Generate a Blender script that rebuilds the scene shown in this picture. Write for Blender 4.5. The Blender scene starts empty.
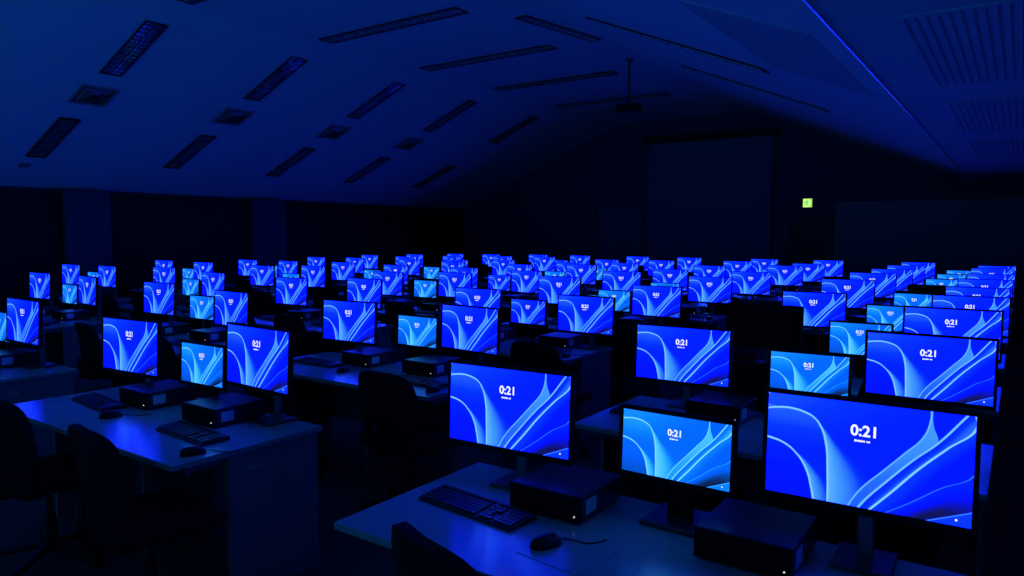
import bpy, bmesh, math, random
from mathutils import Vector, Matrix, Euler

random.seed(7)
C = bpy.context.scene.collection
PI = math.pi
R = math.radians

# ------------------------------------------------------------------ helpers
def bx(bm, size, loc=(0, 0, 0), bevel=0.0, seg=2, rot=None):
    """A box (bevelled when asked) added to a bmesh."""
    r = bmesh.ops.create_cube(bm, size=1.0)
    vs = r['verts']
    m = Matrix.LocRotScale(Vector(loc), rot, Vector(size))
    bmesh.ops.transform(bm, matrix=m, verts=vs)
    if bevel > 0:
        es = list({e for v in vs for e in v.link_edges})
        bmesh.ops.bevel(bm, geom=es, offset=bevel, segments=seg, profile=0.5, affect='EDGES', clamp_overlap=True)

def cyl(bm, r1, r2, p0, p1, seg=16):
    p0, p1 = Vector(p0), Vector(p1)
    d = p1 - p0
    q = d.to_track_quat('Z', 'Y')
    m = Matrix.Translation((p0 + p1) / 2) @ q.to_matrix().to_4x4()
    bmesh.ops.create_cone(bm, cap_ends=True, segments=seg, radius1=r1, radius2=r2, depth=d.length, matrix=m)

def tube(bm, pts, r, seg=6):
    pts = [Vector(p) for p in pts]
    rings = []
    for i, p in enumerate(pts):
        d = (pts[min(i + 1, len(pts) - 1)] - pts[max(i - 1, 0)]).normalized()
        q = d.to_track_quat('Z', 'Y')
        rings.append([bm.verts.new(p + q @ Vector((r * math.cos(2 * PI * k / seg), r * math.sin(2 * PI * k / seg), 0))) for k in range(seg)])
    for a, b in zip(rings, rings[1:]):
        for k in range(seg):
            bm.faces.new((a[k], a[(k + 1) % seg], b[(k + 1) % seg], b[k]))
    bm.faces.new(rings[0][::-1]); bm.faces.new(rings[-1])

def prism(bm, poly, z0, z1):
    """A polygon in XY pulled up from z0 to z1."""
    lo = [bm.verts.new((x, y, z0)) for x, y in poly]
    hi = [bm.verts.new((x, y, z1)) for x, y in poly]
    n = len(poly)
    bm.faces.new(lo[::-1]); bm.faces.new(hi)
    for i in range(n):
        bm.faces.new((lo[i], lo[(i + 1) % n], hi[(i + 1) % n], hi[i]))

def loft(bm, rings, cap=True):
    vs = [[bm.verts.new(p) for p in ring] for ring in rings]
    n = len(vs[0])
    for a, b in zip(vs, vs[1:]):
        for k in range(n):
            bm.faces.new((a[k], a[(k + 1) % n], b[(k + 1) % n], b[k]))
    if cap:
        bm.faces.new(vs[0][::-1]); bm.faces.new(vs[-1])

def obj(name, bm, m, parent=None, smooth=False, loc=None):
    me = bpy.data.meshes.new(name)
    bmesh.ops.recalc_face_normals(bm, faces=bm.faces)
    bm.to_mesh(me); bm.free()
    if smooth:
        for p in me.polygons:
            p.use_smooth = True
    if m:
        me.materials.append(m)
    o = bpy.data.objects.new(name, me)
    C.objects.link(o)
    if parent:
        o.parent = parent
    if loc:
        o.location = loc
    return o

def smooth_by_angle(o, ang=35):
    me = o.data
    b = bmesh.new(); b.from_mesh(me)
    for f in b.faces: f.smooth = True
    for e in b.edges:
        if len(e.link_faces) == 2 and e.calc_face_angle(0) > R(ang): e.smooth = False
    b.to_mesh(me); b.free()
    return o

def thing(name, loc=(0, 0, 0), rz=0.0):
    o = bpy.data.objects.new(name, None)
    o.empty_display_size = 0.05
    C.objects.link(o)
    o.location = loc
    o.rotation_euler = (0, 0, rz)
    return o

def tag(o, label, cat, group=None, kind=None):
    o['label'] = label; o['category'] = cat
    if group: o['group'] = group
    if kind: o['kind'] = kind
    return o

def struct(name, bm, m, smooth=False):
    o = obj(name, bm, m, None, smooth)
    o['kind'] = 'structure'
    return o

KIDS = {}
def kids(o):
    return [c for c in C.objects if c.parent == o] if o.name not in KIDS else KIDS[o.name]

def remember(o):
    ks = [c for c in C.objects if c.parent == o]
    KIDS[o.name] = ks
    for k in ks: remember(k)

def copy_tree(o, parent=None):
    c = o.copy(); C.objects.link(c)
    if parent: c.parent = parent
    for ch in kids(o):
        copy_tree(ch, c)
    return c

class Pool:
    """First call hands out the original, later calls hand out copies of it and of its parts."""
    def __init__(self, o):
        self.o = o; self.used = False; remember(o)
    def get(self, loc, rz):
        o = self.o if not self.used else copy_tree(self.o)
        self.used = True
        o.location = loc; o.rotation_euler = (0, 0, rz)
        return o

# ------------------------------------------------------------------ materials
def mat(name, col, rough=0.6, metal=0.0, spec=0.5, noise=0.0, nscale=40.0, bump=0.0):
    m = bpy.data.materials.new(name); m.use_nodes = True
    nt = m.node_tree; b = nt.nodes['Principled BSDF']
    b.inputs['Base Color'].default_value = (*col, 1)
    b.inputs['Roughness'].default_value = rough
    b.inputs['Metallic'].default_value = metal
    b.inputs['Specular IOR Level'].default_value = spec
    if noise > 0 or bump > 0:
        tc = nt.nodes.new('ShaderNodeTexCoord')
        n = nt.nodes.new('ShaderNodeTexNoise')
        n.inputs['Scale'].default_value = nscale
        n.inputs['Detail'].default_value = 4
        nt.links.new(tc.outputs['Object'], n.inputs['Vector'])
        if noise > 0:
            r = nt.nodes.new('ShaderNodeValToRGB')
            r.color_ramp.elements[0].position = 0.3; r.color_ramp.elements[1].position = 0.7
            r.color_ramp.elements[0].color = (*[c * (1 - noise) for c in col], 1)
            r.color_ramp.elements[1].color = (*[min(1, c * (1 + noise)) for c in col], 1)
            nt.links.new(n.outputs['Fac'], r.inputs['Fac'])
            nt.links.new(r.outputs['Color'], b.inputs['Base Color'])
        if bump > 0:
            bp = nt.nodes.new('ShaderNodeBump'); bp.inputs['Strength'].default_value = bump
            bp.inputs['Distance'].default_value = 0.002
            nt.links.new(n.outputs['Fac'], bp.inputs['Height'])
            nt.links.new(bp.outputs['Normal'], b.inputs['Normal'])
    return m

def emit(name, col, strength, sampled=False):
    m = bpy.data.materials.new(name); m.use_nodes = True
    nt = m.node_tree; nt.nodes.clear()
    e = nt.nodes.new('ShaderNodeEmission'); o = nt.nodes.new('ShaderNodeOutputMaterial')
    e.inputs['Color'].default_value = (*col, 1); e.inputs['Strength'].default_value = strength
    nt.links.new(e.outputs[0], o.inputs['Surface'])
    if not sampled:
        m.cycles.emission_sampling = 'NONE'
    return m

class Net:
    """Small expression builder over shader nodes."""
    def __init__(self, nt): self.nt = nt
    def _in(self, node, i, v):
        if isinstance(v, (int, float)): node.inputs[i].default_value = v
        else: self.nt.links.new(v, node.inputs[i])
    def m(self, op, a, b=0.0, c=None, clamp=False):
        n = self.nt.nodes.new('ShaderNodeMath'); n.operation = op; n.use_clamp = clamp
        self._in(n, 0, a); self._in(n, 1, b)
        if c is not None: self._in(n, 2, c)
        return n.outputs[0]
    def add(self, a, b): return self.m('ADD', a, b)
    def sub(self, a, b): return self.m('SUBTRACT', a, b)
    def mul(self, a, b): return self.m('MULTIPLY', a, b)
    def mx(self, a, b): return self.m('MAXIMUM', a, b)
    def mn(self, a, b): return self.m('MINIMUM', a, b)
    def ab(self, a): return self.m('ABSOLUTE', a)
    def gt(self, a, b): return self.m('GREATER_THAN', a, b)
    def lt(self, a, b): return self.m('LESS_THAN', a, b)
    def ss(self, x, lo, hi):
        n = self.nt.nodes.new('ShaderNodeMapRange'); n.interpolation_type = 'SMOOTHSTEP'; n.clamp = True
        self._in(n, 0, x); n.inputs[1].default_value = lo; n.inputs[2].default_value = hi
        n.inputs[3].default_value = 0.0; n.inputs[4].default_value = 1.0
        return n.outputs[0]
    def inv(self, x): return self.sub(1.0, x)
    def mix(self, a, b, f): return self.add(a, self.mul(self.sub(b, a), f))
    def curve(self, x, pts):
        n = self.nt.nodes.new('ShaderNodeFloatCurve')
        cu = n.mapping.curves[0]
        pts = sorted(pts)
        cu.points[0].location = pts[0]; cu.points[1].location = pts[-1]
        for p in pts[1:-1]: cu.points.new(*p)
        n.mapping.update()
        self._in(n, 1, x)
        return n.outputs[0]

def screen_material(name, stops, gain):
    m = bpy.data.materials.new(name); m.use_nodes = True
    nt = m.node_tree; nt.nodes.clear(); N = Net(nt)
    uv = nt.nodes.new('ShaderNodeUVMap'); uv.uv_map = 'UVMap'
    sp = nt.nodes.new('ShaderNodeSeparateXYZ'); nt.links.new(uv.outputs[0], sp.inputs[0])
    v = sp.outputs[1]
    u = N.m('DIVIDE', N.mul(sp.outputs[0], .884), N.sub(1.0, N.mul(sp.outputs[0], .116)))
    iv = N.inv(v)
    # curves: u as a function of v, and v as a function of u for the arcs
    f1 = N.curve(v, [(0, .305), (.294, .30), (.56, .287), (.727, .257), (.8, .225), (.836, .19), (.862, .12), (.875, 0.0), (1, 0.0)])
    h1 = N.curve(u, [(0, .842), (.05, .862), (.11, .868), (.19, .836), (.225, .8), (.257, .727), (.287, .56), (.30, .3), (.306, 0.0), (1, 0.0)])
    f2 = N.curve(v, [(0, .235), (.12, .222), (.27, .198), (.41, .15), (.51, .08), (.55, 0.0), (1, 0.0)])
    h2 = N.curve(u, [(0, .55), (.08, .51), (.15, .41), (.198, .27), (.222, .12), (.236, 0.0), (1, 0.0)])
    f3 = N.curve(v, [(0, .405), (.193, .47), (.38, .565), (.584, .67), (.747, .752), (.91, .785), (1, .787)])
    f4 = N.curve(v, [(0, .455), (.08, .485), (.28, .58), (.53, .71), (.71, .82), (.99, .955), (1, .96)])
    f4t = N.curve(v, [(0, .455), (.08, .485), (.28, .58), (.53, .71), (.68, .80), (.72, .818), (.86, .796), (.97, .787), (1, .787)])
    f5 = N.curve(v, [(0, .51), (.187, .605), (.45, .735), (.68, .87), (.885, 1.0), (1, 1.0)])
    f6 = N.curve(v, [(0, .59), (.14, .71), (.31, .845), (.47, 1.0), (1, 1.0)])
    d1, d2, d3, d4, d4t, d5, d6 = (N.sub(u, f) for f in (f1, f2, f3, f4, f4t, f5, f6))
    base = N.add(.33, N.mul(.17, N.inv(N.ss(N.add(u, iv), 0.0, .85))))
    # petal to the right of the outer arc
    wd1 = N.add(.012, N.mul(.235, N.inv(N.ss(v, .12, .78))))
    g1 = N.mul(N.mul(N.gt(d1, 0.0), N.inv(N.ss(N.m('DIVIDE', d1, wd1), .0, 1.0))), N.inv(N.ss(v, .66, .80)))
    t = N.mx(base, N.add(.33, N.mul(.52, g1)))
    # inside the outer arc
    in1 = N.mul(N.lt(d1, 0.0), N.lt(v, .875))
    t1 = N.add(.30, N.mul(.26, N.ss(v, .35, .95)))
    wd2 = N.add(.008, N.mul(.095, N.inv(N.ss(v, .08, .50))))
    g2 = N.mul(N.mul(N.gt(d2, 0.0), N.inv(N.ss(N.m('DIVIDE', d2, wd2), .0, 1.0))), N.inv(N.ss(v, .42, .54)))
    t1 = N.mx(t1, N.add(.34, N.mul(.48, g2)))
    in2 = N.mul(N.lt(d2, 0.0), N.lt(v, .55))
    t1 = N.mix(t1, N.add(.25, N.mul(.18, v)), in2)
    t = N.mix(t, t1, in1)
    # petals on the other side
    b34 = N.mul(N.gt(d3, 0.0), N.lt(d4t, 0.0))
    t = N.mix(t, N.add(.56, N.mul(.22, N.ss(v, .1, .8))), b34)
    b4 = N.mul(N.gt(d4t, 0.0), N.lt(d4, 0.0))
    t = N.mix(t, .31, N.mul(b4, N.gt(v, .7)))
    b45 = N.mul(N.gt(d4, 0.0), N.lt(d5, 0.0))
    t = N.mix(t, N.add(.33, N.mul(.27, N.ss(d4, .0, .09))), b45)
    b5 = N.mul(N.gt(d5, 0.0), N.lt(d6, 0.0))
    t = N.mix(t, N.add(.30, N.mul(.14, N.inv(N.ss(d5, .0, .12)))), b5)
    b6 = N.gt(d6, 0.0)
    dk = N.mul(N.ss(d6, .0, .17), N.inv(N.ss(v, .02, .42)))
    t = N.mix(t, N.sub(.33, N.mul(.24, dk)), b6)
    # corner
    cn = N.sub(N.mul(N.sub(u, .79), .667), v)
    t = N.mix(t, .45, N.gt(cn, 0.0))
    # bright edges
    def line(d, w): return N.inv(N.ss(N.ab(d), w * .35, w))
    l1 = N.mul(line(N.mn(N.ab(d1), N.mul(.56, N.ab(N.sub(v, h1)))), .010), N.lt(u, .32))
    l2 = N.mul(line(N.mn(N.ab(d2), N.mul(.56, N.ab(N.sub(v, h2)))), .010), N.lt(u, .25))
    t = N.mx(t, N.mul(.97, l1)); t = N.mx(t, N.mul(.97, l2))
    t = N.mx(t, N.mul(.88, line(d3, .010)))
    t = N.mx(t, N.mul(.80, line(d4t, .008)))
    t = N.mx(t, N.mul(.92, line(d4, .013)))
    t = N.mx(t, N.mul(.98, line(d5, .014)))
    t = N.mx(t, N.mul(.58, line(d6, .010)))
    t = N.mx(t, N.mul(.70, line(cn, .010)))
    ramp = nt.nodes.new('ShaderNodeValToRGB'); cr = ramp.color_ramp
    cr.elements[0].position, cr.elements[0].color = stops[0][0], (*stops[0][1], 1)
    cr.elements[1].position, cr.elements[1].color = stops[-1][0], (*stops[-1][1], 1)
    for p, c in stops[1:-1]:
        e = cr.elements.new(p); e.color = (*c, 1)
    nt.links.new(t, ramp.inputs[0])
    g = nt.nodes.new('ShaderNodeMix'); g.data_type = 'RGBA'; g.blend_type = 'MULTIPLY'; g.clamp_result = False
    g.inputs[0].default_value = 1.0
    nt.links.new(ramp.outputs[0], g.inputs[6]); g.inputs[7].default_value = (*gain, 1)
    e = nt.nodes.new('ShaderNodeEmission'); o = nt.nodes.new('ShaderNodeOutputMaterial')
    nt.links.new(g.outputs[2], e.inputs[0]); e.inputs[1].default_value = 1.0
    nt.links.new(e.outputs[0], o.inputs['Surface'])
    m.cycles.emission_sampling = 'FRONT'
    return m

GAIN_B = 6.2
M = {}
M['royal'] = screen_material('royal_blue_screen', [
    (0.0, (.004, .004, .006)), (.12, (.006, .008, .022)), (.22, (.002, .006, .14)), (.30, (.0005, .009, .50)), (.45, (.002, .040, .75)),
    (.62, (.022, .17, .86)), (.80, (.055, .33, .92)), (1.0, (.25, .68, 1.0))], (1.0, 1.0, GAIN_B))
M['cyan'] = screen_material('cyan_blue_screen', [
    (0.0, (.004, .01, .02)), (.12, (.004, .02, .05)), (.22, (.002, .06, .20)), (.30, (.001, .12, .50)), (.45, (.003, .23, .66)),
    (.62, (.02, .40, .76)), (.80, (.07, .57, .88)), (1.0, (.25, .80, 1.0))], (1.0, 1.0, 2.0))
M['white_text'] = emit('white_clock_text', (.85, .92, 1.0), 1.1)
M['housing'] = mat('black_monitor_plastic', (.008, .008, .009), .55, 0, .15)
M['off'] = mat('dark_screen_glass', (.004, .004, .005), .25, 0, .12)
M['stand'] = mat('silver_grey_stand', (.24, .24, .26), .38, .4)
M['stand_dark'] = mat('dark_grey_stand', (.05, .05, .055), .28)
M['desk'] = mat('pale_grey_laminate', (.38, .40, .40), .20, 0, .6, .05, 9)
M['edge'] = mat('grey_desk_panel', (.20, .20, .23), .5, 0, .4, .04, 6)
M['pc'] = mat('black_pc_case', (.026, .026, .032), .34, 0, .35)
M['pc_front'] = mat('black_pc_front', (.008, .008, .009), .6, 0, .15)
M['sticker'] = mat('pale_paper_sticker', (.62, .62, .62), .5)
M['led'] = emit('white_power_light', (1.0, .96, .9), .8)
M['key'] = mat('black_keyboard_keys', (.035, .035, .04), .40)
M['kbase'] = mat('black_keyboard_base', (.014, .014, .017), .5)
M['fabric'] = mat('dark_chair_fabric', (.010, .011, .018), .9, 0, .1, .25, 300, .3)
M['plastic'] = mat('black_chair_plastic', (.010, .010, .012), .5, 0, .25)
M['chrome'] = mat('dark_chair_steel', (.06, .06, .065), .4, .8)
M['carpet'] = mat('grey_carpet_floor', (.07, .068, .07), .95, 0, .2, .35, 60, .4)
M['ceil'] = mat('white_painted_ceiling', (.78, .80, .82), .75, 0, .3, .02, 3)
M['wall'] = mat('painted_wall', (.12, .09, .16), .7, 0, .3, .04, 2)
M['wall_dark'] = mat('dark_wall', (.06, .06, .07), .8)
M['blind'] = mat('black_roller_blind', (.010, .010, .012), .8)
M['pillar'] = mat('pale_wall_pier', (.10, .08, .12), .7)
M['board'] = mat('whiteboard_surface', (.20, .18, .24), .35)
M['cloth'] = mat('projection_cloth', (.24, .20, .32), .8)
M['dark'] = mat('dark_recess', (.012, .012, .014), .7)
M['louvre'] = mat('mirror_louvre_metal', (.75, .75, .78), .30, 1.0)
M['reflector'] = mat('smoked_mirror_reflector', (.16, .16, .17), .16, 1.0)
M['trim'] = mat('polished_metal_trim', (.95, .95, .96), .22, 1.0)
M['door'] = mat('dark_door', (.035, .035, .045), .5)
M['doorframe'] = mat('door_frame_paint', (.16, .15, .18), .5)
M['grille'] = mat('ceiling_grille_metal', (.30, .31, .34), .5, .2)
M['slot'] = mat('grille_slot_shadow_gap', (.26, .26, .29), .7)
M['sign'] = emit('exit_sign_panel', (.66, 1.0, .22), 1.1)
M['sign_green'] = emit('exit_sign_green', (.10, .75, .18), .9)

FIT = {
    (0,0,'b1'):(-0.027,-0.052,-0.011,0.056), (0,0,'c0'):(0.031,-0.012,0.010,-0.014), (0,0,'b0'):(0.005,-0.020,0.022,0.025), (0,1,'b1'):(0.008,-0.020,-0.020,0.041), (0,1,'c0'):(0.067,0.079,-0.005,0.062), (0,1,'b0'):(0.006,0.108,0.017,0.008), (0,2,'c0'):(0.058,-0.017,0.005,0.029), (0,2,'b0'):(-0.002,-0.004,0.023,0.019), (0,3,'b1'):(0.014,-0.116,-0.020,0.018), (0,3,'c0'):(0.022,0.085,-0.012,-0.038), (0,3,'b0'):(0.022,-0.009,-0.002,0.005), (0,4,'b1'):(-0.017,0.024,0.011,0.004), (0,4,'c0'):(0.033,0.101,-0.007,-0.027), (0,4,'b0'):(0.002,-0.044,-0.020,0.001), (0,5,'b1'):(-0.015,0.042,0.018,0.004), (0,5,'b0'):(0.014,-0.064,-0.015,0.004), (0,6,'b1'):(-0.003,0.035,0.009,-0.005), (0,6,'c0'):(0.046,-0.065,0.002,0.011), (0,6,'b0'):(0.022,-0.033,-0.022,-0.002), (0,7,'b1'):(-0.003,-0.003,0.010,0.010), (0,7,'c0'):(0.052,-0.051,0.003,0.009), (0,7,'b0'):(-0.012,0.024,-0.004,-0.003), (0,8,'b1'):(0.008,0.032,0.017,0.004), (0,8,'c0'):(0.058,0.045,0.002,-0.006), (0,8,'b0'):(0.016,-0.030,-0.014,0.000),
    (1,0,'b1'):(0.010,-0.096,-0.012,0.080), (1,0,'c0'):(0.032,-0.019,-0.000,0.025), (1,0,'b0'):(-0.070,-0.020,0.020,-0.044), (1,1,'b1'):(0.042,-0.030,-0.024,0.065), (1,1,'c0'):(0.048,0.092,0.001,-0.008), (1,1,'b0'):(-0.050,0.083,-0.008,-0.098), (1,2,'b1'):(0.020,0.020,-0.024,0.010), (1,2,'c0'):(-0.035,0.086,0.005,-0.031), (1,2,'b0'):(0.058,-0.064,-0.029,-0.018), (1,3,'b1'):(-0.031,0.006,0.018,0.029), (1,3,'c0'):(0.053,0.049,0.001,-0.006), (1,3,'b0'):(0.015,-0.094,-0.032,-0.033), (1,4,'b1'):(-0.035,-0.013,0.017,0.032), (1,4,'c0'):(-0.014,-0.019,0.000,0.009), (1,4,'b0'):(-0.018,-0.034,-0.013,-0.032), (1,5,'b1'):(-0.002,-0.071,-0.013,0.026), (1,5,'b0'):(0.000,-0.043,-0.014,-0.002), (1,6,'b1'):(0.005,-0.026,-0.010,-0.001), (1,6,'b0'):(0.020,0.066,0.019,0.000), (1,7,'b1'):(-0.054,0.031,0.018,-0.044), (1,7,'b0'):(0.010,0.036,0.001,-0.022), (1,8,'b1'):(-0.015,0.018,0.018,0.011), (1,8,'b0'):(0.012,0.041,0.018,0.005),
    (2,0,'b0'):(-0.039,-0.048,0.017,-0.006), (2,1,'b1'):(-0.008,-0.002,0.005,0.021), (2,1,'c0'):(-0.015,0.096,0.008,0.021), (2,1,'b0'):(0.038,-0.019,-0.023,-0.056), (2,2,'b1'):(0.029,-0.029,-0.019,0.024), (2,2,'b0'):(-0.021,0.042,0.012,-0.036), (2,3,'b1'):(0.011,-0.031,-0.012,0.009), (2,3,'c0'):(0.023,0.048,0.004,0.006), (2,3,'b0'):(-0.036,0.008,0.014,-0.034), (2,4,'b1'):(0.014,0.005,-0.010,-0.021), (2,4,'c0'):(0.071,0.036,0.004,0.044), (2,4,'b0'):(0.011,-0.033,-0.022,-0.055), (2,5,'b1'):(-0.020,-0.038,-0.009,-0.062), (2,5,'c0'):(0.051,0.031,-0.001,-0.001), (2,5,'b0'):(-0.026,0.012,0.015,-0.005), (2,6,'b1'):(0.023,-0.047,-0.023,0.023), (2,6,'b0'):(-0.020,-0.029,-0.006,-0.024), (2,7,'b1'):(-0.017,-0.047,-0.011,-0.012), (2,7,'b0'):(-0.015,-0.014,-0.002,-0.014), (2,8,'b1'):(-0.071,-0.055,0.016,-0.003), (2,8,'b0'):(-0.058,-0.025,0.016,-0.003),
    (3,1,'b1'):(-0.012,0.019,0.013,0.013), (3,1,'c0'):(0.007,0.089,0.004,-0.025), (3,1,'b0'):(-0.016,0.027,0.010,-0.120), (3,2,'b1'):(-0.029,-0.009,0.024,0.022), (3,2,'c0'):(0.013,0.002,-0.002,-0.002), (3,2,'b0'):(-0.003,-0.032,-0.006,-0.052), (3,3,'b1'):(-0.001,-0.033,-0.001,0.055), (3,3,'c0'):(0.019,0.036,0.002,0.005), (3,3,'b0'):(-0.031,0.012,0.023,-0.020), (3,4,'b1'):(0.012,0.017,0.003,0.069), (3,4,'c0'):(0.076,0.078,0.001,0.017), (3,4,'b0'):(0.048,0.066,-0.013,0.022), (3,5,'b1'):(0.013,0.100,0.023,0.019), (3,5,'c0'):(0.053,0.032,-0.003,-0.007), (3,6,'b1'):(0.033,-0.055,-0.032,0.065), (3,6,'b0'):(0.006,-0.011,-0.008,-0.006), (3,7,'b1'):(-0.005,0.005,0.007,0.009), (3,7,'b0'):(-0.029,-0.010,0.016,-0.004), (3,8,'b1'):(-0.033,-0.038,0.009,-0.003), (3,8,'b0'):(-0.036,-0.033,0.009,-0.007),
    (4,2,'b1'):(0.001,-0.045,-0.005,0.048), (4,2,'c0'):(-0.003,0.029,0.003,-0.004), (4,2,'b0'):(-0.012,-0.046,0.003,-0.017), (4,3,'b1'):(-0.034,-0.082,0.021,0.031), (4,3,'c0'):(0.007,0.013,0.001,0.017), (4,3,'b0'):(-0.029,-0.063,0.015,0.016), (4,4,'b1'):(0.018,-0.002,-0.012,0.067), (4,4,'c0'):(0.049,0.067,0.005,0.060), (4,4,'b0'):(0.020,0.036,-0.008,0.007), (4,5,'b1'):(0.025,0.083,0.003,0.027), (4,5,'b0'):(0.017,0.103,0.013,-0.031), (4,6,'b1'):(0.011,0.071,0.014,-0.004), (4,7,'b1'):(0.010,0.013,-0.002,0.027), (4,7,'b0'):(0.030,0.008,-0.019,0.027), (4,8,'b1'):(0.018,-0.008,-0.018,0.021), (4,8,'b0'):(0.022,0.012,-0.011,0.019),
}
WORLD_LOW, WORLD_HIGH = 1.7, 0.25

# ------------------------------------------------------------------ measured layout (metres, camera stands above the origin)
CAM_Z = 1.69
DESK_Z = 0.72
X0, PB, WB = -0.346, 2.733, 1.190        # right-hand monitor of the first desk column, column pitch, monitor spacing
Y0, PY = 2.242, 1.5973                   # first row, row pitch
TILT = 0.044
NROW = 9
BIG_W, BIG_H, BIG_C = 0.531, 0.299, 1.046 - DESK_Z
SM_W, SM_H, SM_C = 0.379, 0.2132, 0.978 - DESK_Z
ROWS = ['front row', 'second row', 'third row', 'fourth row', 'fifth row', 'sixth row', 'seventh row', 'eighth row', 'back row']
COLS = ['rightmost desk column', 'second desk column from right', 'middle desk column', 'fourth desk column from right', 'leftmost desk column']

# ------------------------------------------------------------------ prototypes
def text_mesh(name, body, height, width, offset=0.0):
    cu = bpy.data.curves.new(name, 'FONT'); cu.body = body; cu.align_x = 'CENTER'; cu.offset = offset
    cu.resolution_u = 3
    o = bpy.data.objects.new(name, cu); C.objects.link(o)
    dg = bpy.context.evaluated_depsgraph_get()
    me = bpy.data.meshes.new_from_object(o.evaluated_get(dg))
    bpy.data.objects.remove(o); bpy.data.curves.remove(cu)
    xs = [v.co.x for v in me.vertices]; ys = [v.co.y for v in me.vertices]
    cx, cy = (min(xs) + max(xs)) / 2, (min(ys) + max(ys)) / 2
    sx, sy = width / (max(xs) - min(xs)), height / (max(ys) - min(ys))
    for v in me.vertices:
        v.co = Vector(((v.co.x - cx) * sx, 0.0, (v.co.y - cy) * sy))
    me.name = name
    return me

def monitor(name, w, h, cz, kind, small):
    root = thing(name)
    rot = Matrix.Rotation(-TILT, 4, 'X')
    bs, bt, bb = (.013, .012, .022) if not small else (.014, .013, .020)
    def put(o):
        o.data.transform(rot); o.data.transform(Matrix.Translation((0, 0, cz))); return o
    # housing: slab with a thicker middle at the back
    bm = bmesh.new()
    bx(bm, (w + 2 * bs, .022, h + bt + bb), (0, .0125, (bt - bb) / 2), .004, 2)
    rings = []
    for y, k in ((.020, .80), (.034, .66), (.046, .46)):
        a, b_ = w * k / 2, h * k / 2
        rings.append([(-a, y, -b_), (a, y, -b_), (a, y, b_), (-a, y, b_)])
    loft(bm, rings)
    put(obj('housing', bm, M['housing'], root))
    # bezel: one frame in front of the panel edge
    bm = bmesh.new()
    o_ = [(-w / 2 - bs, -h / 2 - bb), (w / 2 + bs, -h / 2 - bb), (w / 2 + bs, h / 2 + bt), (-w / 2 - bs, h / 2 + bt)]
    i_ = [(-w / 2, -h / 2), (w / 2, -h / 2), (w / 2, h / 2), (-w / 2, h / 2)]
    ring = []
    for poly, y in ((o_, .004), (o_, -.0025), (i_, -.0025), (i_, .004)):
        ring.append([bm.verts.new((x, y, z)) for x, z in poly])
    for a, b_ in zip(ring, ring[1:] + ring[:1]):
        for k in range(4):
            bm.faces.new((a[k], a[(k + 1) % 4], b_[(k + 1) % 4], b_[k]))
    put(obj('bezel', bm, M['housing'], root))
    # the lit panel
    me = bpy.data.meshes.new('screen')
    me.from_pydata([(-w / 2, 0, -h / 2), (w / 2, 0, -h / 2), (w / 2, 0, h / 2), (-w / 2, 0, h / 2)], [], [(0, 1, 2, 3)])
    ul = me.uv_layers.new(name='UVMap')
    for i, c in enumerate(((0, 0), (1, 0), (1, 1), (0, 1))): ul.data[i].uv = c
    me.materials.append(M[kind])
    s = bpy.data.objects.new('screen', me); C.objects.link(s); s.parent = root
    put(s)
    if kind != 'off':
        cm = text_mesh('clock_digits', '0:21', .110 * h, .124 * w, .026)
        cm.transform(Matrix.Translation(((.494 - .5) * w, -.0008, (.735 - .5) * h)))
        cm.materials.append(M['white_text'])
        c = bpy.data.objects.new('clock_digits', cm); C.objects.link(c); c.parent = s; put(c)
        bm = bmesh.new()            # the unreadable date line: a row of tiny strokes
        x = -.040 * w
        for k, wd in enumerate((.009, .006, .008, .007, .009, .006, 0, .008, .007)):
            if wd: bx(bm, (wd * w, .0004, (.017 if k % 3 else .021) * h), (x + wd * w / 2 + (.493 - .5) * w, -.0008, (.636 - .5) * h))
            x += (wd + .0015 if wd else .006) * w
        d = obj('date_line', bm, M['white_text'], s); put(d)
        bm = bmesh.new()
        bmesh.ops.create_circle(bm, cap_ends=True, segments=10, radius=.011 * h, matrix=Matrix.Translation(((.935 - .5) * w, -.0008, (.052 - .5) * h)) @ Matrix.Rotation(PI / 2, 4, 'X'))
        d = obj('status_icon', bm, M['white_text'], s); put(d)
    # stand
    if not small:
        bm = bmesh.new()
        bx(bm, (.046, .026, cz + .062), (0, .118, (cz + .062) / 2 + .004), .006, 2)
        bx(bm, (.040, .080, .050), (0, .076, cz + .02), .004, 2)
        obj('stand_column', bm, M['stand'], root)
        bm = bmesh.new()
        bx(bm, (.165, .190, .012), (0, .095, .006), .005, 2)
        obj('stand_base', bm, M['stand_dark'], root)
    else:
        bm = bmesh.new()
        bx(bm, (.088, .022, cz + .01), (0, .062, (cz + .01) / 2 + .01), .005, 2)
        bx(bm, (.070, .030, .050), (0, .045, cz - .02), .004, 2)
        obj('stand_neck', bm, M['housing'], root)
        bm = bmesh.new()
        bx(bm, (.205, .205, .018), (0, .055, .009), .006, 2)
        obj('stand_base', bm, M['stand_dark'], root)
    return root

mon = {
    ('b', 'royal'): Pool(monitor('computer_monitor', BIG_W, BIG_H, BIG_C, 'royal', False)),
    ('b', 'off'): Pool(monitor('computer_monitor', BIG_W, BIG_H, BIG_C, 'off', False)),
    ('c', 'cyan'): Pool(monitor('small_monitor', SM_W, SM_H, SM_C, 'cyan', True)),
    ('c', 'royal'): Pool(monitor('small_monitor', SM_W, SM_H, SM_C, 'royal', True)),
    ('c', 'off'): Pool(monitor('small_monitor', SM_W, SM_H, SM_C, 'off', True)),
}

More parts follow.
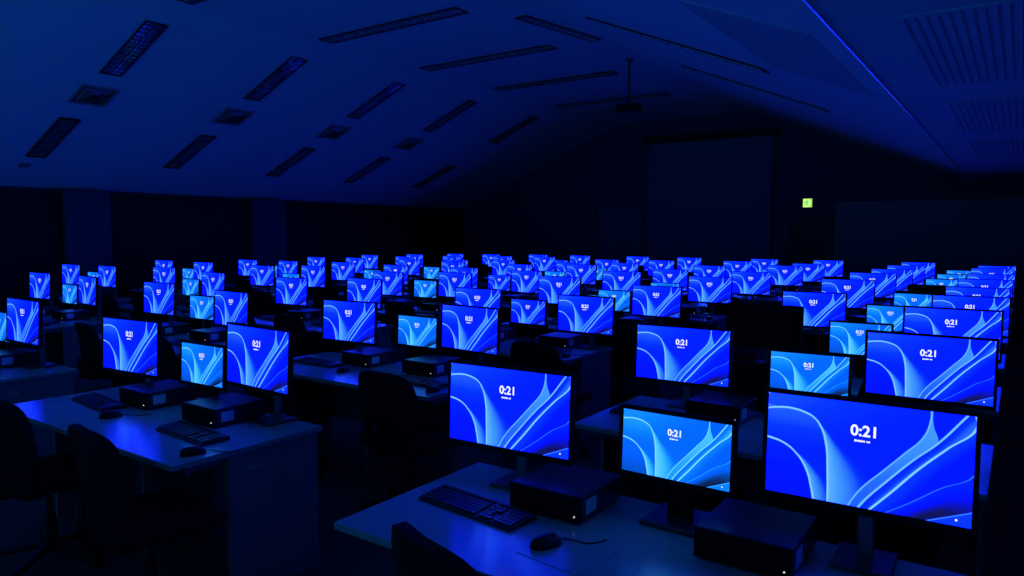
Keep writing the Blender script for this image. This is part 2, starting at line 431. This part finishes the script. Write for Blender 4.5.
def make_pc():
    root = thing('desktop_computer')
    bm = bmesh.new(); bx(bm, (.285, .290, .090), (0, .004, .053), .004, 2)
    o = obj('case', bm, M['pc'], root)
    bm = bmesh.new()
    bx(bm, (.287, .014, .092), (0, -.146, .053), .003, 2)
    for k in range(7): bx(bm, (.11, .003, .0035), (-.065, -.1535, .030 + k * .009), .0)
    bx(bm, (.13, .003, .012), (.055, -.1535, .080), .001)
    f = obj('front_panel', bm, M['pc_front'], root)
    bm = bmesh.new(); cyl(bm, .0026, .0026, (.122, -.152, .030), (.122, -.1560, .030), 10)
    obj('power_light', bm, M['led'], f)
    bm = bmesh.new(); bx(bm, (.0012, .072, .050), (.1431, -.075, .052), 0)
    obj('paper_sticker', bm, M['sticker'], o)['label'] = 'pale rectangular sticker'
    for sx in (-.115, .115):
        for sy in (-.115, .120):
            bm = bmesh.new(); cyl(bm, .012, .010, (sx, sy, 0), (sx, sy, .009), 10)
            obj('rubber_foot', bm, M['plastic'], root)
    return root

def make_keyboard():
    root = thing('keyboard')
    bm = bmesh.new()
    prof = [(-.070, .0), (-.070, .008), (-.064, .011), (.064, .022), (.070, .020), (.070, .0)]
    loft(bm, [[(x, y, z) for y, z in prof] for x in (-.222, .222)])
    obj('keyboard_base', bm, M['kbase'], root)
    bm = bmesh.new()
    def key(x, y, w=.0165):
        z = .011 + (y + .064) / .128 * .011
        bx(bm, (w, .0155, .007), (x, y, z + .003), 0)
    rows = [-.051, -.032, -.013, .006, .025, .052]
    for ri, y in enumerate(rows):
        if ri == 0:
            for x, w in ((-.205, .024), (-.178, .022), (-.150, .022), (-.083, .104), (-.013, .022), (.013, .022), (.040, .024)): key(x, y, w)
        else:
            for k in range(14): key(-.209 + k * .0193, y)
        for k in range(3):
            if ri in (0, 3, 4, 5) or k == 1: key(.078 + k * .019, y)
        for k in range(4):
            if ri < 5: key(.148 + k * .0192, y)
    obj('keys', bm, M['key'], root)
    return root

def make_mouse():
    root = thing('computer_mouse')
    bm = bmesh.new()
    rings = []
    for t in (-1, -.92, -.7, -.35, 0, .35, .7, .92, 1):
        w = .031 * (1 - abs(t) ** 3.2) ** .5 + .0015
        hgt = .034 * (1 - abs((t + .15) / 1.16) ** 2.4) ** .6 + .002 if abs((t + .15) / 1.16) < 1 else .003
        y = t * .056
        rings.append([(w * math.cos(a) * (1 - .12 * max(0, math.sin(a))), y, max(0.0, hgt * math.sin(a)) if a <= PI else 0.0) for a in [PI * k / 8 for k in range(9)]])
    loft(bm, rings)
    obj('mouse_body', bm, M['plastic'], root, smooth=True)
    bm = bmesh.new(); cyl(bm, .009, .009, (-.003, .028, .0245), (.003, .028, .0245), 14)
    obj('scroll_wheel', bm, M['key'], root)
    bm = bmesh.new()
    tube(bm, [(0, .054, .008), (.006, .070, .006), (.022, .088, .004), (.048, .098, .003), (.070, .112, .003), (.082, .140, .003), (.084, .180, .003)], .0022, 6)
    obj('mouse_cord', bm, M['plastic'], root)
    return root

def make_chair():
    root = thing('office_chair')
    bm = bmesh.new()
    bx(bm, (.48, .46, .075), (0, .01, .455), .032, 4)
    for v in bm.verts:                       # waterfall front and dished middle
        r = (v.co.x / .24) ** 2
        if v.co.z > .455: v.co.z += .012 * r - .02 * max(0, (v.co.y - .12) / .12)
    smooth_by_angle(obj('seat', bm, M['fabric'], root), 60)
    bm = bmesh.new()                         # backrest: rounded, curved shell
    rings = []
    n = 28
    for s in (0, 1, 2, 3):
        off, k = ((-.030, .90), (-.022, 1.0), (.018, 1.0), (.030, .93))[s]
        ring = []
        for i in range(n):
            a = 2 * PI * i / n
            ca, sa = math.cos(a), math.sin(a)
            x = .235 * k * math.copysign(abs(ca) ** .55, ca)
            z = .235 * k * math.copysign(abs(sa) ** .55, sa)
            y = off + .055 * (x / .235) ** 2 - .03 * (z / .235) - .0
            ring.append((x, y - .225, z + .667))
        rings.append(ring)
    loft(bm, rings)
    smooth_by_angle(obj('backrest', bm, M['fabric'], root), 50)
    bm = bmesh.new()
    tube(bm, [(0, -.02, .405), (0, -.20, .400), (0, -.262, .43), (0, -.272, .50), (0, -.262, .60)], .019, 8)
    obj('back_bar', bm, M['plastic'], root, smooth=True)
    bm = bmesh.new(); bx(bm, (.18, .20, .035), (0, 0, .402), .008); obj('tilt_mechanism', bm, M['plastic'], root)
    bm = bmesh.new(); tube(bm, [(.06, .03, .395), (.20, .03, .392), (.245, .03, .382)], .007, 6); obj('lever', bm, M['plastic'], root)
    bm = bmesh.new(); cyl(bm, .027, .027, (0, 0, .10), (0, 0, .26), 16); cyl(bm, .015, .015, (0, 0, .25), (0, 0, .39), 14)
    obj('gas_lift', bm, M['chrome'], root)
    bm = bmesh.new()
    cyl(bm, .040, .034, (0, 0, .065), (0, 0, .115), 16)
    for k in range(5):
        a = 2 * PI * k / 5 + .3
        q = Euler((0, R(5), a)).to_quaternion()
        bx(bm, (.29, .044, .030), (.155 * math.cos(a), .155 * math.sin(a), .082), .008, 2, q)
    obj('star_base', bm, M['plastic'], root)
    for k in range(5):
        a = 2 * PI * k / 5 + .3
        px, py = .285 * math.cos(a), .285 * math.sin(a)
        bm = bmesh.new()
        for s in (-1, 1):
            t = Vector((-math.sin(a), math.cos(a), 0)) * .013 * s
            cyl(bm, .027, .027, Vector((px, py, .0275)) + t * .4, Vector((px, py, .0275)) + t * 1.5, 14)
        cyl(bm, .008, .008, (px, py, .03), (px, py, .075), 8)
        obj('caster', bm, M['plastic'], root)
    return root

DW, DD = 1.80, 0.80
def make_desk():
    root = thing('desk')
    bm = bmesh.new(); bx(bm, (DW, DD, .026), (0, DD / 2, DESK_Z - .013), .003, 2)
    obj('desktop', bm, M['desk'], root)
    for s in (-1, 1):
        bm = bmesh.new(); bx(bm, (.025, .50, DESK_Z - .026), (s * (DW / 2 - .025), .525, (DESK_Z - .026) / 2), .002)
        p = obj('side_panel', bm, M['edge'], root)
        bm = bmesh.new()
        prism(bm, [(.034 * math.cos(2 * PI * k / 18), .016 * math.sin(2 * PI * k / 18)) for k in range(18)], 0, .003)
        bm.transform(Matrix.Translation((s * (DW / 2 - .0125), .40, DESK_Z - .105)) @ Matrix.Rotation(PI / 2, 4, 'Z') @ Matrix.Rotation(PI / 2 * s, 4, 'X') if s < 0 else
                     Matrix.Translation((DW / 2 - .0125, .40, DESK_Z - .105)) @ Matrix.Rotation(PI / 2, 4, 'Z') @ Matrix.Rotation(PI / 2, 4, 'X'))
        obj('oval_sticker', bm, M['desk'], p)
    bm = bmesh.new(); bx(bm, (DW - .08, .018, .50), (0, .755, DESK_Z - .026 - .25), .002)
    obj('modesty_panel', bm, M['edge'], root)
    bm = bmesh.new(); bx(bm, (DW - .08, .022, .050), (0, .10, DESK_Z - .051), .002)
    bx(bm, (.03, .26, .040), (-(DW / 2 - .06), .22, DESK_Z - .046)); bx(bm, (.03, .26, .040), (DW / 2 - .06, .22, DESK_Z - .046))
    obj('support_rail', bm, M['edge'], root)
    bm = bmesh.new(); bx(bm, (.025, .40, DESK_Z - .026), (0, .54, (DESK_Z - .026) / 2), .002)
    obj('middle_panel', bm, M['edge'], root)
    return root

pool_pc, pool_kb, pool_mouse, pool_chair, pool_desk = Pool(make_pc()), Pool(make_keyboard()), Pool(make_mouse()), Pool(make_chair()), Pool(make_desk())

# ------------------------------------------------------------------ fill the room
OFF_BIG = {(0, 2, 'b1')}
OFF_SMALL = {(0, 5), (2, 2), (3, 6), (4, 5), (4, 6), (4, 7), (2, 7), (3, 7), (4, 8)}
ROYAL_SMALL = {(1, 2), (2, 4), (2, 8), (3, 8), (1, 7), (1, 8)}
SKIP_DESK = {(3, 0), (4, 0), (4, 1)}
CHAIR = {(1, 0, 's1'): (-4.04, 1.60, .05), (1, 0, 's0'): (-3.06, 1.60, -.12), (0, 0, 's1'): (-1.17, 1.60, -.32),
         (2, 1, 's0'): (-5.62, 3.20, .1), (1, 1, 's0'): (-2.98, 3.17, -.06), (1, 2, 's0'): (-2.93, 4.68, -.1)}
rnd = random.Random(11)
MX = {}

def row_y(r): return Y0 + PY * r
def desk_x(b): return X0 - WB / 2 - PB * b - (.09 if b == 1 else .02 if b == 0 else 0)

for b in range(5):
    for r in range(NROW):
        if (b, r) in SKIP_DESK: continue
        where = f'{ROWS[r]}, {COLS[b]}'
        dx, dy = desk_x(b), row_y(r) - .642
        d = pool_desk.get((dx, dy, 0), 0)
        tag(d, f'long pale grey computer desk, {where}', 'desk', 'computer desks')
        for s in ('b1', 'c0', 'b0'):
            if (b, r, s) == (2, 0, 'b1'): continue
            k = s[0]
            fx, fy, fz, yaw = FIT.get((b, r, s), (0, 0, 0, 0))
            x = X0 - PB * b - (WB * int(s[1]) if k == 'b' else WB * .5) + fx
            y = row_y(r) + fy
            if (b, r, s) == (0, 2, 'b1'): fz = -.022; x -= .005
            if k == 'b':
                kind = 'off' if (b, r, s) in OFF_BIG else 'royal'
            else:
                kind = 'off' if (b, r) in OFF_SMALL else 'royal' if (b, r) in ROYAL_SMALL else 'cyan'
            MX[(b, r, s)] = x
            o = mon[(k, kind)].get((x, y, DESK_Z), yaw)
            for ch in o.children:
                if ch.name.split('.')[0] in ('housing', 'bezel', 'screen'): ch.location.z = fz
            if k == 'b':
                side = 'left seat' if s == 'b1' else 'right seat'
                look = 'wide monitor switched off and dark' if kind == 'off' else 'wide monitor with royal blue lock screen'
                tag(o, f'{look}, {side}, {where}', 'monitor', 'wide monitors on the desks')
            else:
                look = {'off': 'small middle monitor switched off', 'royal': 'small middle monitor with royal blue screen', 'cyan': 'small middle monitor with pale cyan screen'}[kind]
                tag(o, f'{look}, {where}', 'monitor', 'small monitors between the seats')
        for seat in ('s1', 's0'):
            if (b, r, seat) == (2, 0, 's1'): continue
            side = 'left seat' if seat == 's1' else 'right seat'
            cx = dx + (.09 if b == 1 else .02 if b == 0 else 0)
            # computer case beside the middle monitor
            if seat == 's1': px = min(MX[(b, r, 'b1')] + .240 + rnd.uniform(0, .012), MX[(b, r, 'c0')] - .254)
            else: px = max(MX[(b, r, 'b0')] - .240 - rnd.uniform(0, .012), MX[(b, r, 'c0')] + .254)
            if (b, r, seat) == (1, 0, 's1'): px = -4.030
            if (b, r, seat) == (1, 0, 's0'): px = -3.390
            if (b, r, seat) == (0, 0, 's1'): px = -1.305
            if (b, r, seat) == (0, 0, 's0'): px = -.625
            p = pool_pc.get((px, dy + .598 + rnd.uniform(-.01, .01), DESK_Z), rnd.uniform(-.03, .03) if r else .0)
            tag(p, f'flat black desktop computer, {side}, {where}', 'computer', 'desktop computers on the desks')
            if r < 6:
                if seat == 's1': kx, ky, ka, mx_, my_ = cx - .60, .368, -.10, cx - .235, .26
                else: kx, ky, ka, mx_, my_ = cx + .43, .318, -.06, cx + .72, .15
                if (b, r, seat) == (0, 0, 's0'): ky = .20
                if r: kx += rnd.uniform(-.05, .05); ky += rnd.uniform(-.045, -.005); ka += rnd.uniform(-.08, .08); mx_ += rnd.uniform(-.04, .04)
                kb = pool_kb.get((kx, dy + ky, DESK_Z), ka)
                tag(kb, f'black keyboard on the desk, {side}, {where}', 'keyboard', 'keyboards on the desks')
                ms = pool_mouse.get((mx_, dy + my_, DESK_Z + (.002 if (b, r, seat) == (0, 0, 's1') else 0)), rnd.uniform(-.3, .1))
                if (b, r, seat) == (0, 0, 's1'): ms.rotation_euler.z = -.35
                tag(ms, f'black corded mouse on the desk, {side}, {where}', 'mouse', 'mice on the desks')
            if r < 6:
                ch = CHAIR.get((b, r, seat))
                if not ch:
                    ch = (dx + (-.40 if seat == 's1' else .52) + rnd.uniform(-.10, .10), dy + rnd.uniform(-.05, .06), rnd.uniform(-.2, .2))
                c = pool_chair.get((ch[0], ch[1], 0), ch[2])
                tag(c, f'dark office chair pushed in, {side}, {where}', 'chair', 'office chairs at the desks')

# mouse mat on the front desk, and a loose cable behind the largest monitor
bm = bmesh.new(); bx(bm, (.235, .215, .002), (0, 0, .001), 0)
mm = obj('mouse_mat', bm, M['desk'], None, loc=(-1.10, 1.86, DESK_Z)); mm.rotation_euler.z = -.12
tag(mm, 'thin pale mouse mat under the mouse on the front right desk', 'mouse mat')
bm = bmesh.new()
tube(bm, [(-.06, .04, .003), (-.045, .02, .05), (-.02, .0, .075), (.005, -.015, .05), (.02, -.03, .003), (.05, -.05, .003), (.075, -.06, .045), (.10, -.05, .065), (.13, -.03, .03), (.15, .0, .003)], .0028, 6)
cb = obj('loose_cable', bm, M['plastic'], None, True, loc=(-.22, 2.10, DESK_Z))
tag(cb, 'loose black cable looping on the desk below the largest monitor', 'cable')

# ------------------------------------------------------------------ setting
XL, XR, YB, YN = -14.0, 1.6, 17.2, -3.0
FOLD_X, LOW_Z = -0.875, 2.80
SEC = [(-14.0, 2.49), (-8.85, 4.545), (-8.76, 4.57), (-5.20, 4.58), (-5.08, 4.545), (FOLD_X, LOW_Z), (XR, LOW_Z)]

bm = bmesh.new(); bx(bm, (XR - XL + .4, YB - YN + .2, .1), ((XL + XR) / 2, (YB + YN) / 2, -.05))
struct('floor', bm, M['carpet'])
bm = bmesh.new()
lo = [[bm.verts.new((x, y, z)) for x, z in SEC] for y in (YN, YB)]
hi = [[bm.verts.new((x, y, z + .12)) for x, z in SEC] for y in (YN, YB)]
n = len(SEC)
for i in range(n - 1):
    bm.faces.new((lo[0][i], lo[0][i + 1], lo[1][i + 1], lo[1][i]))
    bm.faces.new((hi[0][i], hi[1][i], hi[1][i + 1], hi[0][i + 1]))
    for k in (0, 1): bm.faces.new((lo[k][i], lo[k][i + 1], hi[k][i + 1], hi[k][i]))
for i in (0, n - 1): bm.faces.new((lo[0][i], lo[1][i], hi[1][i], hi[0][i]))
struct('ceiling', bm, M['ceil'])
bm = bmesh.new()
poly = [(XL, 0), (XR, 0)] + [(x, z + .05) for x, z in reversed(SEC)]
f = [bm.verts.new((x, YB, z)) for x, z in poly]; g = [bm.verts.new((x, YB + .15, z)) for x, z in poly]
bm.faces.new(f); bm.faces.new(g[::-1])
for i in range(len(poly)): bm.faces.new((f[i], f[(i + 1) % len(poly)], g[(i + 1) % len(poly)], g[i]))
struct('wall_back', bm, M['wall'])
bm = bmesh.new(); bx(bm, (.15, YB - YN, 2.52), (XL - .075, (YB + YN) / 2, 1.26)); struct('wall_left', bm, M['wall_dark'])
bm = bmesh.new(); bx(bm, (.15, YB - YN, LOW_Z + .01), (XR + .075, (YB + YN) / 2, LOW_Z / 2)); struct('wall_right', bm, M['wall'])
bm = bmesh.new(); bx(bm, (XR - XL, .02, .10), ((XL + XR) / 2, YB - .01, .05)); struct('baseboard_back', bm, M['doorframe'])
bm = bmesh.new(); cyl(bm, .012, .012, (FOLD_X - .005, YN, LOW_Z - .005), (FOLD_X - .005, YB, LOW_Z - .005), 20); smooth_by_angle(struct('trim_1', bm, M['trim']), 40)   # polished bead along the fold
# piers of the left wall with blacked-out windows between them
PIERS = [(5.92, 6.70), (9.72, 10.60)]
for k, (a, b_) in enumerate(PIERS):
    bm = bmesh.new(); bx(bm, (.20, b_ - a, 2.46), (XL + .10, (a + b_) / 2, 1.23), .004); struct('pillar', bm, M['pillar'])
spans = [(2.2, 5.92), (6.70, 9.72), (10.60, 13.9), (13.9, YB)]
for k, (a, b_) in enumerate(spans):
    bm = bmesh.new()
    w = b_ - a - .04; c = (a + b_) / 2
    for z in (.42, 2.40): bx(bm, (.05, w, .05), (XL + .03, c, z))
    for y in (a + .045, c, b_ - .045): bx(bm, (.05, .05, 2.0), (XL + .03, y, 1.41))
    bx(bm, (.014, w, 1.96), (XL + .07, c, 1.41))       # drawn black blind
    struct(f'window_{k + 1}', bm, M['blind'])

# door in the back wall
bm = bmesh.new()
dx0, dx1, dz = -4.46, -3.44, 2.17
for x in (dx0 + .03, dx1 - .03): bx(bm, (.06, .06, dz), (x, YB - .02, dz / 2), .004)
bx(bm, (dx1 - dx0, .06, .06), ((dx0 + dx1) / 2, YB - .02, dz - .03), .004)
struct('trim_2', bm, M['doorframe'])
dr = thing('door_1', ((dx0 + dx1) / 2, YB - .02, 0)); dr['kind'] = 'structure'
bm = bmesh.new(); bx(bm, (dx1 - dx0 - .12, .035, dz - .06), (0, 0, (dz - .06) / 2), .003); obj('door_leaf', bm, M['door'], dr)
bm = bmesh.new(); cyl(bm, .011, .011, (.36, -.015, 1.02), (.36, -.06, 1.02), 10); bx(bm, (.12, .016, .02), (.31, -.062, 1.02), .004); obj('door_handle', bm, M['stand'], dr)

# exit sign with a running figure
es = thing('exit_sign', (-3.97, YB, 2.435)); tag(es, 'small glowing green and white emergency exit sign above the back door', 'exit sign')
bm = bmesh.new(); bx(bm, (.22, .045, .22), (0, -.0225, 0), .006); obj('sign_case', bm, M['stand_dark'], es)
bm = bmesh.new(); bx(bm, (.19, .004, .19), (0, -.047, 0)); pn = obj('sign_panel', bm, M['sign'], es)
bm = bmesh.new()
def flat(poly, y=-.0500):
    bm.faces.new([bm.verts.new((x, y, z)) for x, z in poly])
flat([(.030, -.085), (.085, -.085), (.085, .085), (.030, .085), (.030, .07), (.070, .07), (.070, -.07), (.030, -.07)])
flat([(-.012 + .016 * math.cos(2 * PI * k / 12), .062 + .016 * math.sin(2 * PI * k / 12)) for k in range(12)])
flat([(-.045, .040), (.010, .040), (.040, .010), (.030, .0), (.004, .022), (-.004, -.010), (.022, -.035), (.016, -.080), (-.001, -.080), (.002, -.045), (-.028, -.018), (-.046, -.055), (-.085, -.055), (-.085, -.040), (-.056, -.038), (-.034, .018), (-.055, .018), (-.072, -.004), (-.084, .004), (-.062, .038)])
obj('pictogram', bm, M['sign_green'], pn)

# projection screen and whiteboards on the back wall
ps = thing('hanging_projection_screen', (-6.29, YB - .02, 0)); tag(ps, 'very tall pale projection screen covering the middle of the back wall', 'projection screen')
bm = bmesh.new(); bx(bm, (3.06, .02, 3.24), (0, -.05, 2.38)); obj('screen_cloth', bm, M['cloth'], ps)
bm = bmesh.new(); bx(bm, (3.36, .14, .17), (0, -.07, 4.08), .02); obj('screen_housing', bm, M['dark'], ps)
bm = bmesh.new(); bx(bm, (3.08, .05, .05), (0, -.05, .76), .01); obj('bottom_bar', bm, M['dark'], ps)
def whiteboard(x0, x1, z0, z1, label):
    t = thing('whiteboard', ((x0 + x1) / 2, YB, 0)); tag(t, label, 'whiteboard')
    w = x1 - x0
    bm = bmesh.new(); bx(bm, (w, .02, z1 - z0), (0, -.012, (z0 + z1) / 2)); obj('board_surface', bm, M['board'], t)
    bm = bmesh.new()
    for z in (z0, z1): bx(bm, (w + .03, .03, .03), (0, -.015, z), .004)
    for s in (-1, 1): bx(bm, (.03, .03, z1 - z0), (s * w / 2, -.015, (z0 + z1) / 2), .004)
    obj('board_frame', bm, M['stand'], t)
    bm = bmesh.new(); bx(bm, (w * .6, .07, .015), (0, -.06, z0 + .02), .004); obj('pen_tray', bm, M['stand'], t)
whiteboard(-3.36, 1.2, .95, 2.42, 'wide whiteboard on the back wall, right of the dark door')
whiteboard(-9.25, -8.05, .95, 2.42, 'narrow whiteboard on the back wall, left of the tall projection screen')

# ------------------------------------------------------------------ ceiling fittings
def sec_z(x):
    for (xa, za), (xb, zb) in zip(SEC, SEC[1:]):
        if xa <= x <= xb: return za + (zb - za) * (x - xa) / (xb - xa)
    return SEC[-1][1]
def sec_ang(x):
    for (xa, za), (xb, zb) in zip(SEC, SEC[1:]):
        if xa <= x <= xb: return -math.atan2(zb - za, xb - xa)
    return 0.0

def place_on_ceiling(o, x, y):
    o.location = (x, y, sec_z(x)); o.rotation_euler = (0, sec_ang(x), 0)

def make_troffer(L, W):
    root = thing('ceiling_light')
    bm = bmesh.new()
    for s in (-1, 1):
        bx(bm, (L, .022, .016), (0, s * (W / 2 - .011), -.008), .002)
        bx(bm, (.022, W - .044, .016), (s * (L / 2 - .011), 0, -.008), .002)
    obj('light_frame', bm, M['dark'], root)
    bm = bmesh.new(); bx(bm, (L - .04, W - .04, .003), (0, 0, -.0025)); obj('back_plate', bm, M['reflector'], root)
    bm = bmesh.new()
    for y in (-W * .18, W * .18): cyl(bm, .005, .005, (-L / 2 + .03, y, -.009), (L / 2 - .03, y, -.009), 10)
    obj('unlit_tubes', bm, M['grille'], root)
    bm = bmesh.new()
    nb = int(L / .085)
    for k in range(1, nb):
        x = -L / 2 + L * k / nb
        for y in (-W * .235, W * .235):
            q = Euler((0, R(14) * (1 if k % 2 else -1), 0)).to_quaternion()
            bx(bm, (.004, W * .44, .014), (x, y, -.013), 0, 2, q)
    bx(bm, (L - .05, .010, .014), (0, 0, -.013))
    obj('louvre', bm, M['louvre'], root)
    return root

LINES = [5.14, 7.39, 9.59, 11.69, 14.0]
ORD = ['first', 'second', 'third', 'fourth', 'fifth']
def strip(pool, x0, x1, y, label):
    xm = (x0 + x1) / 2
    o = pool.get((0, 0, 0), 0); place_on_ceiling(o, xm, y)
    tag(o, label, 'ceiling light', 'unlit louvred ceiling lights')
sl = math.sqrt(1 + .4 ** 2)
pool_low = Pool(make_troffer(1.25 * sl, .30)); pool_top = Pool(make_troffer(2.62, .28)); pool_r = Pool(make_troffer(1.98 * math.sqrt(1 + .41 ** 2), .26))
pool_short = Pool(make_troffer(1.62, .20))
for i, y in enumerate(LINES):
    strip(pool_low, -12.92, -11.70, y, f'unlit louvred ceiling light low on the left slope, {ORD[i]} line back')
    strip(pool_low, -10.45, -9.22, y, f'unlit louvred ceiling light high on the left slope, {ORD[i]} line back')
    strip(pool_top, -8.62, -6.00, y, f'long unlit louvred light across the flat ceiling top, {ORD[i]} line back')
for i, (xa, xb, y) in enumerate([(-4.12, -2.14, 7.40), (-4.02, -2.25, 10.20)]):
    strip(pool_r, xa, xb, y, f'unlit louvred ceiling light down the right slope, {ORD[i]} line back')
o = pool_short.get((0, 0, 0), 0); o.location = (-5.42, 8.85, sec_z(-5.42)); o.rotation_euler = (0, 0, PI / 2 - .17)  # louvred strip added to stand for a glint along the fold seam
tag(o, 'short narrow louvred strip added for a seam glint beside the ridge fold', 'ceiling light')

def make_vent():
    root = thing('ceiling_vent')
    bm = bmesh.new()
    for s in (-1, 1):
        bx(bm, (.52, .04, .020), (0, s * .24, -.010), .003); bx(bm, (.04, .44, .020), (s * .24, 0, -.010), .003)
    obj('vent_frame', bm, M['grille'], root)
    bm = bmesh.new(); bx(bm, (.45, .45, .006), (0, 0, -.004)); obj('vent_back', bm, M['dark'], root)
    bm = bmesh.new()
    for k in range(1, 4):
        a = .22 - k * .05
        for s in (-1, 1):
            bx(bm, (2 * a, .030, .004), (0, s * a, -.016), 0, 2, Euler((R(35 * s), 0, 0)).to_quaternion())
            bx(bm, (.030, 2 * a, .004), (s * a, 0, -.016), 0, 2, Euler((0, R(-35 * s), 0)).to_quaternion())
    obj('vent_vanes', bm, M['grille'], root)
    return root
pool_v = Pool(make_vent())
for i, y in enumerate(LINES):
    if i == 4: continue
    o = pool_v.get((0, 0, 0), 0); place_on_ceiling(o, -11.02, y + .03)
    tag(o, f'square dark air vent between two lights on the left slope, {ORD[i]} line back', 'air vent', 'square ceiling vents')

def make_grille(W, L, nslot):
    root = thing('ceiling_grille')
    bm = bmesh.new(); bx(bm, (W, L, .004), (0, 0, -.002), 0); obj('grille_plate', bm, M['ceil'], root)
    bm = bmesh.new()
    for k in range(nslot):
        x = -W / 2 + W * (k + .5) / nslot
        bx(bm, (W / nslot * .28, L * .96, .003), (x, 0, -.0045))
    obj('grille_slots', bm, M['slot'], root)
    return root
pg = Pool(make_grille(1.10, 2.12, 22))
for i, (ya, yb) in enumerate([(4.20, 6.30), (7.05, 9.15), (9.95, 12.05)]):
    o = pg.get((-.015, (ya + yb) / 2, LOW_Z), 0)
    tag(o, f'slotted air grille in the low flat ceiling at the right, {ORD[i]} one back', 'air grille', 'slotted grilles in the low ceiling')
pg2 = Pool(make_grille(.92, 2.4, 22))
for i, (ya, yb) in enumerate([(4.55, 6.95)]):
    o = pg2.get((0, 0, 0), 0); place_on_ceiling(o, -1.50, (ya + yb) / 2)
    tag(o, 'finely ribbed air grille on the right ceiling slope near the bright edge', 'air grille')

sp_ = thing('ceiling_speaker'); place_on_ceiling(sp_, -13.24, 5.10)
tag(sp_, 'small round dark speaker in the ceiling above the left wall', 'speaker')
bm = bmesh.new(); cyl(bm, .085, .078, (0, 0, 0), (0, 0, -.014), 24); obj('speaker_rim', bm, M['stand_dark'], sp_)
bm = bmesh.new(); cyl(bm, .066, .058, (0, 0, -.012), (0, 0, -.019), 24); obj('speaker_mesh', bm, M['grille'], sp_)

pj = thing('ceiling_projector', (-5.40, 11.0, sec_z(-5.40))); tag(pj, 'dark projector hanging from the ceiling near the far end', 'projector')
bm = bmesh.new(); cyl(bm, .022, .022, (0, 0, 0), (0, 0, -.74), 12); cyl(bm, .07, .07, (0, 0, 0), (0, 0, -.02), 16); obj('mounting_pole', bm, M['stand_dark'], pj)
bm = bmesh.new(); bx(bm, (.34, .30, .13), (0, 0, -.80), .02, 3); obj('projector_body', bm, M['housing'], pj)
bm = bmesh.new(); cyl(bm, .045, .038, (.06, .15, -.80), (.06, .185, -.80), 18); obj('lens', bm, M['off'], pj)

# ------------------------------------------------------------------ light, camera, view
w = bpy.data.worlds.new('blue_fill'); bpy.context.scene.world = w; w.use_nodes = True
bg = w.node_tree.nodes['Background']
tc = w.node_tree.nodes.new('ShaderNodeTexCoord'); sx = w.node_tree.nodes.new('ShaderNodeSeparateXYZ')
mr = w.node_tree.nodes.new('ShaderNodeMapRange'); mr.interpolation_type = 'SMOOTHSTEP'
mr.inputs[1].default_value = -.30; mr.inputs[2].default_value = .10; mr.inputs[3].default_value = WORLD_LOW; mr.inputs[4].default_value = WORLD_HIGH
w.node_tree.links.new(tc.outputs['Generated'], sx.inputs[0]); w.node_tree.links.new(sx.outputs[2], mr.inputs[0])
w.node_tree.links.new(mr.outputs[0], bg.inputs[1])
bg.inputs[0].default_value = (.002, .17, .60, 1)      # added blue fill through the open rear, brighter below horizon to light the ceiling

cam = bpy.data.cameras.new('camera'); co = bpy.data.objects.new('camera', cam); C.objects.link(co)
cam.sensor_width = 36.0; cam.lens = 722.06 * 36 / 1024; cam.clip_start = .05; cam.clip_end = 200
rot = Matrix.Rotation(R(35.14965), 3, 'Z') @ Matrix.Rotation(R(-4.1794), 3, 'X') @ Matrix.Rotation(R(-.19), 3, 'Y') @ Matrix.Rotation(PI / 2, 3, 'X')
co.matrix_world = Matrix.Translation((0, 0, CAM_Z)) @ rot.to_4x4()
sc = bpy.context.scene
sc.camera = co
sc.view_settings.view_transform = 'Standard'
sc.view_settings.look = 'None'
sc.view_settings.exposure = 0.0
sc.view_settings.gamma = 1.0
sc.view_settings.use_curve_mapping = False
sc.cycles.max_bounces = 6
sc.cycles.diffuse_bounces = 4
sc.cycles.glossy_bounces = 4
sc.cycles.sample_clamp_indirect = 4.0
sc.cycles.use_denoising = True
sc.cycles.use_light_tree = True
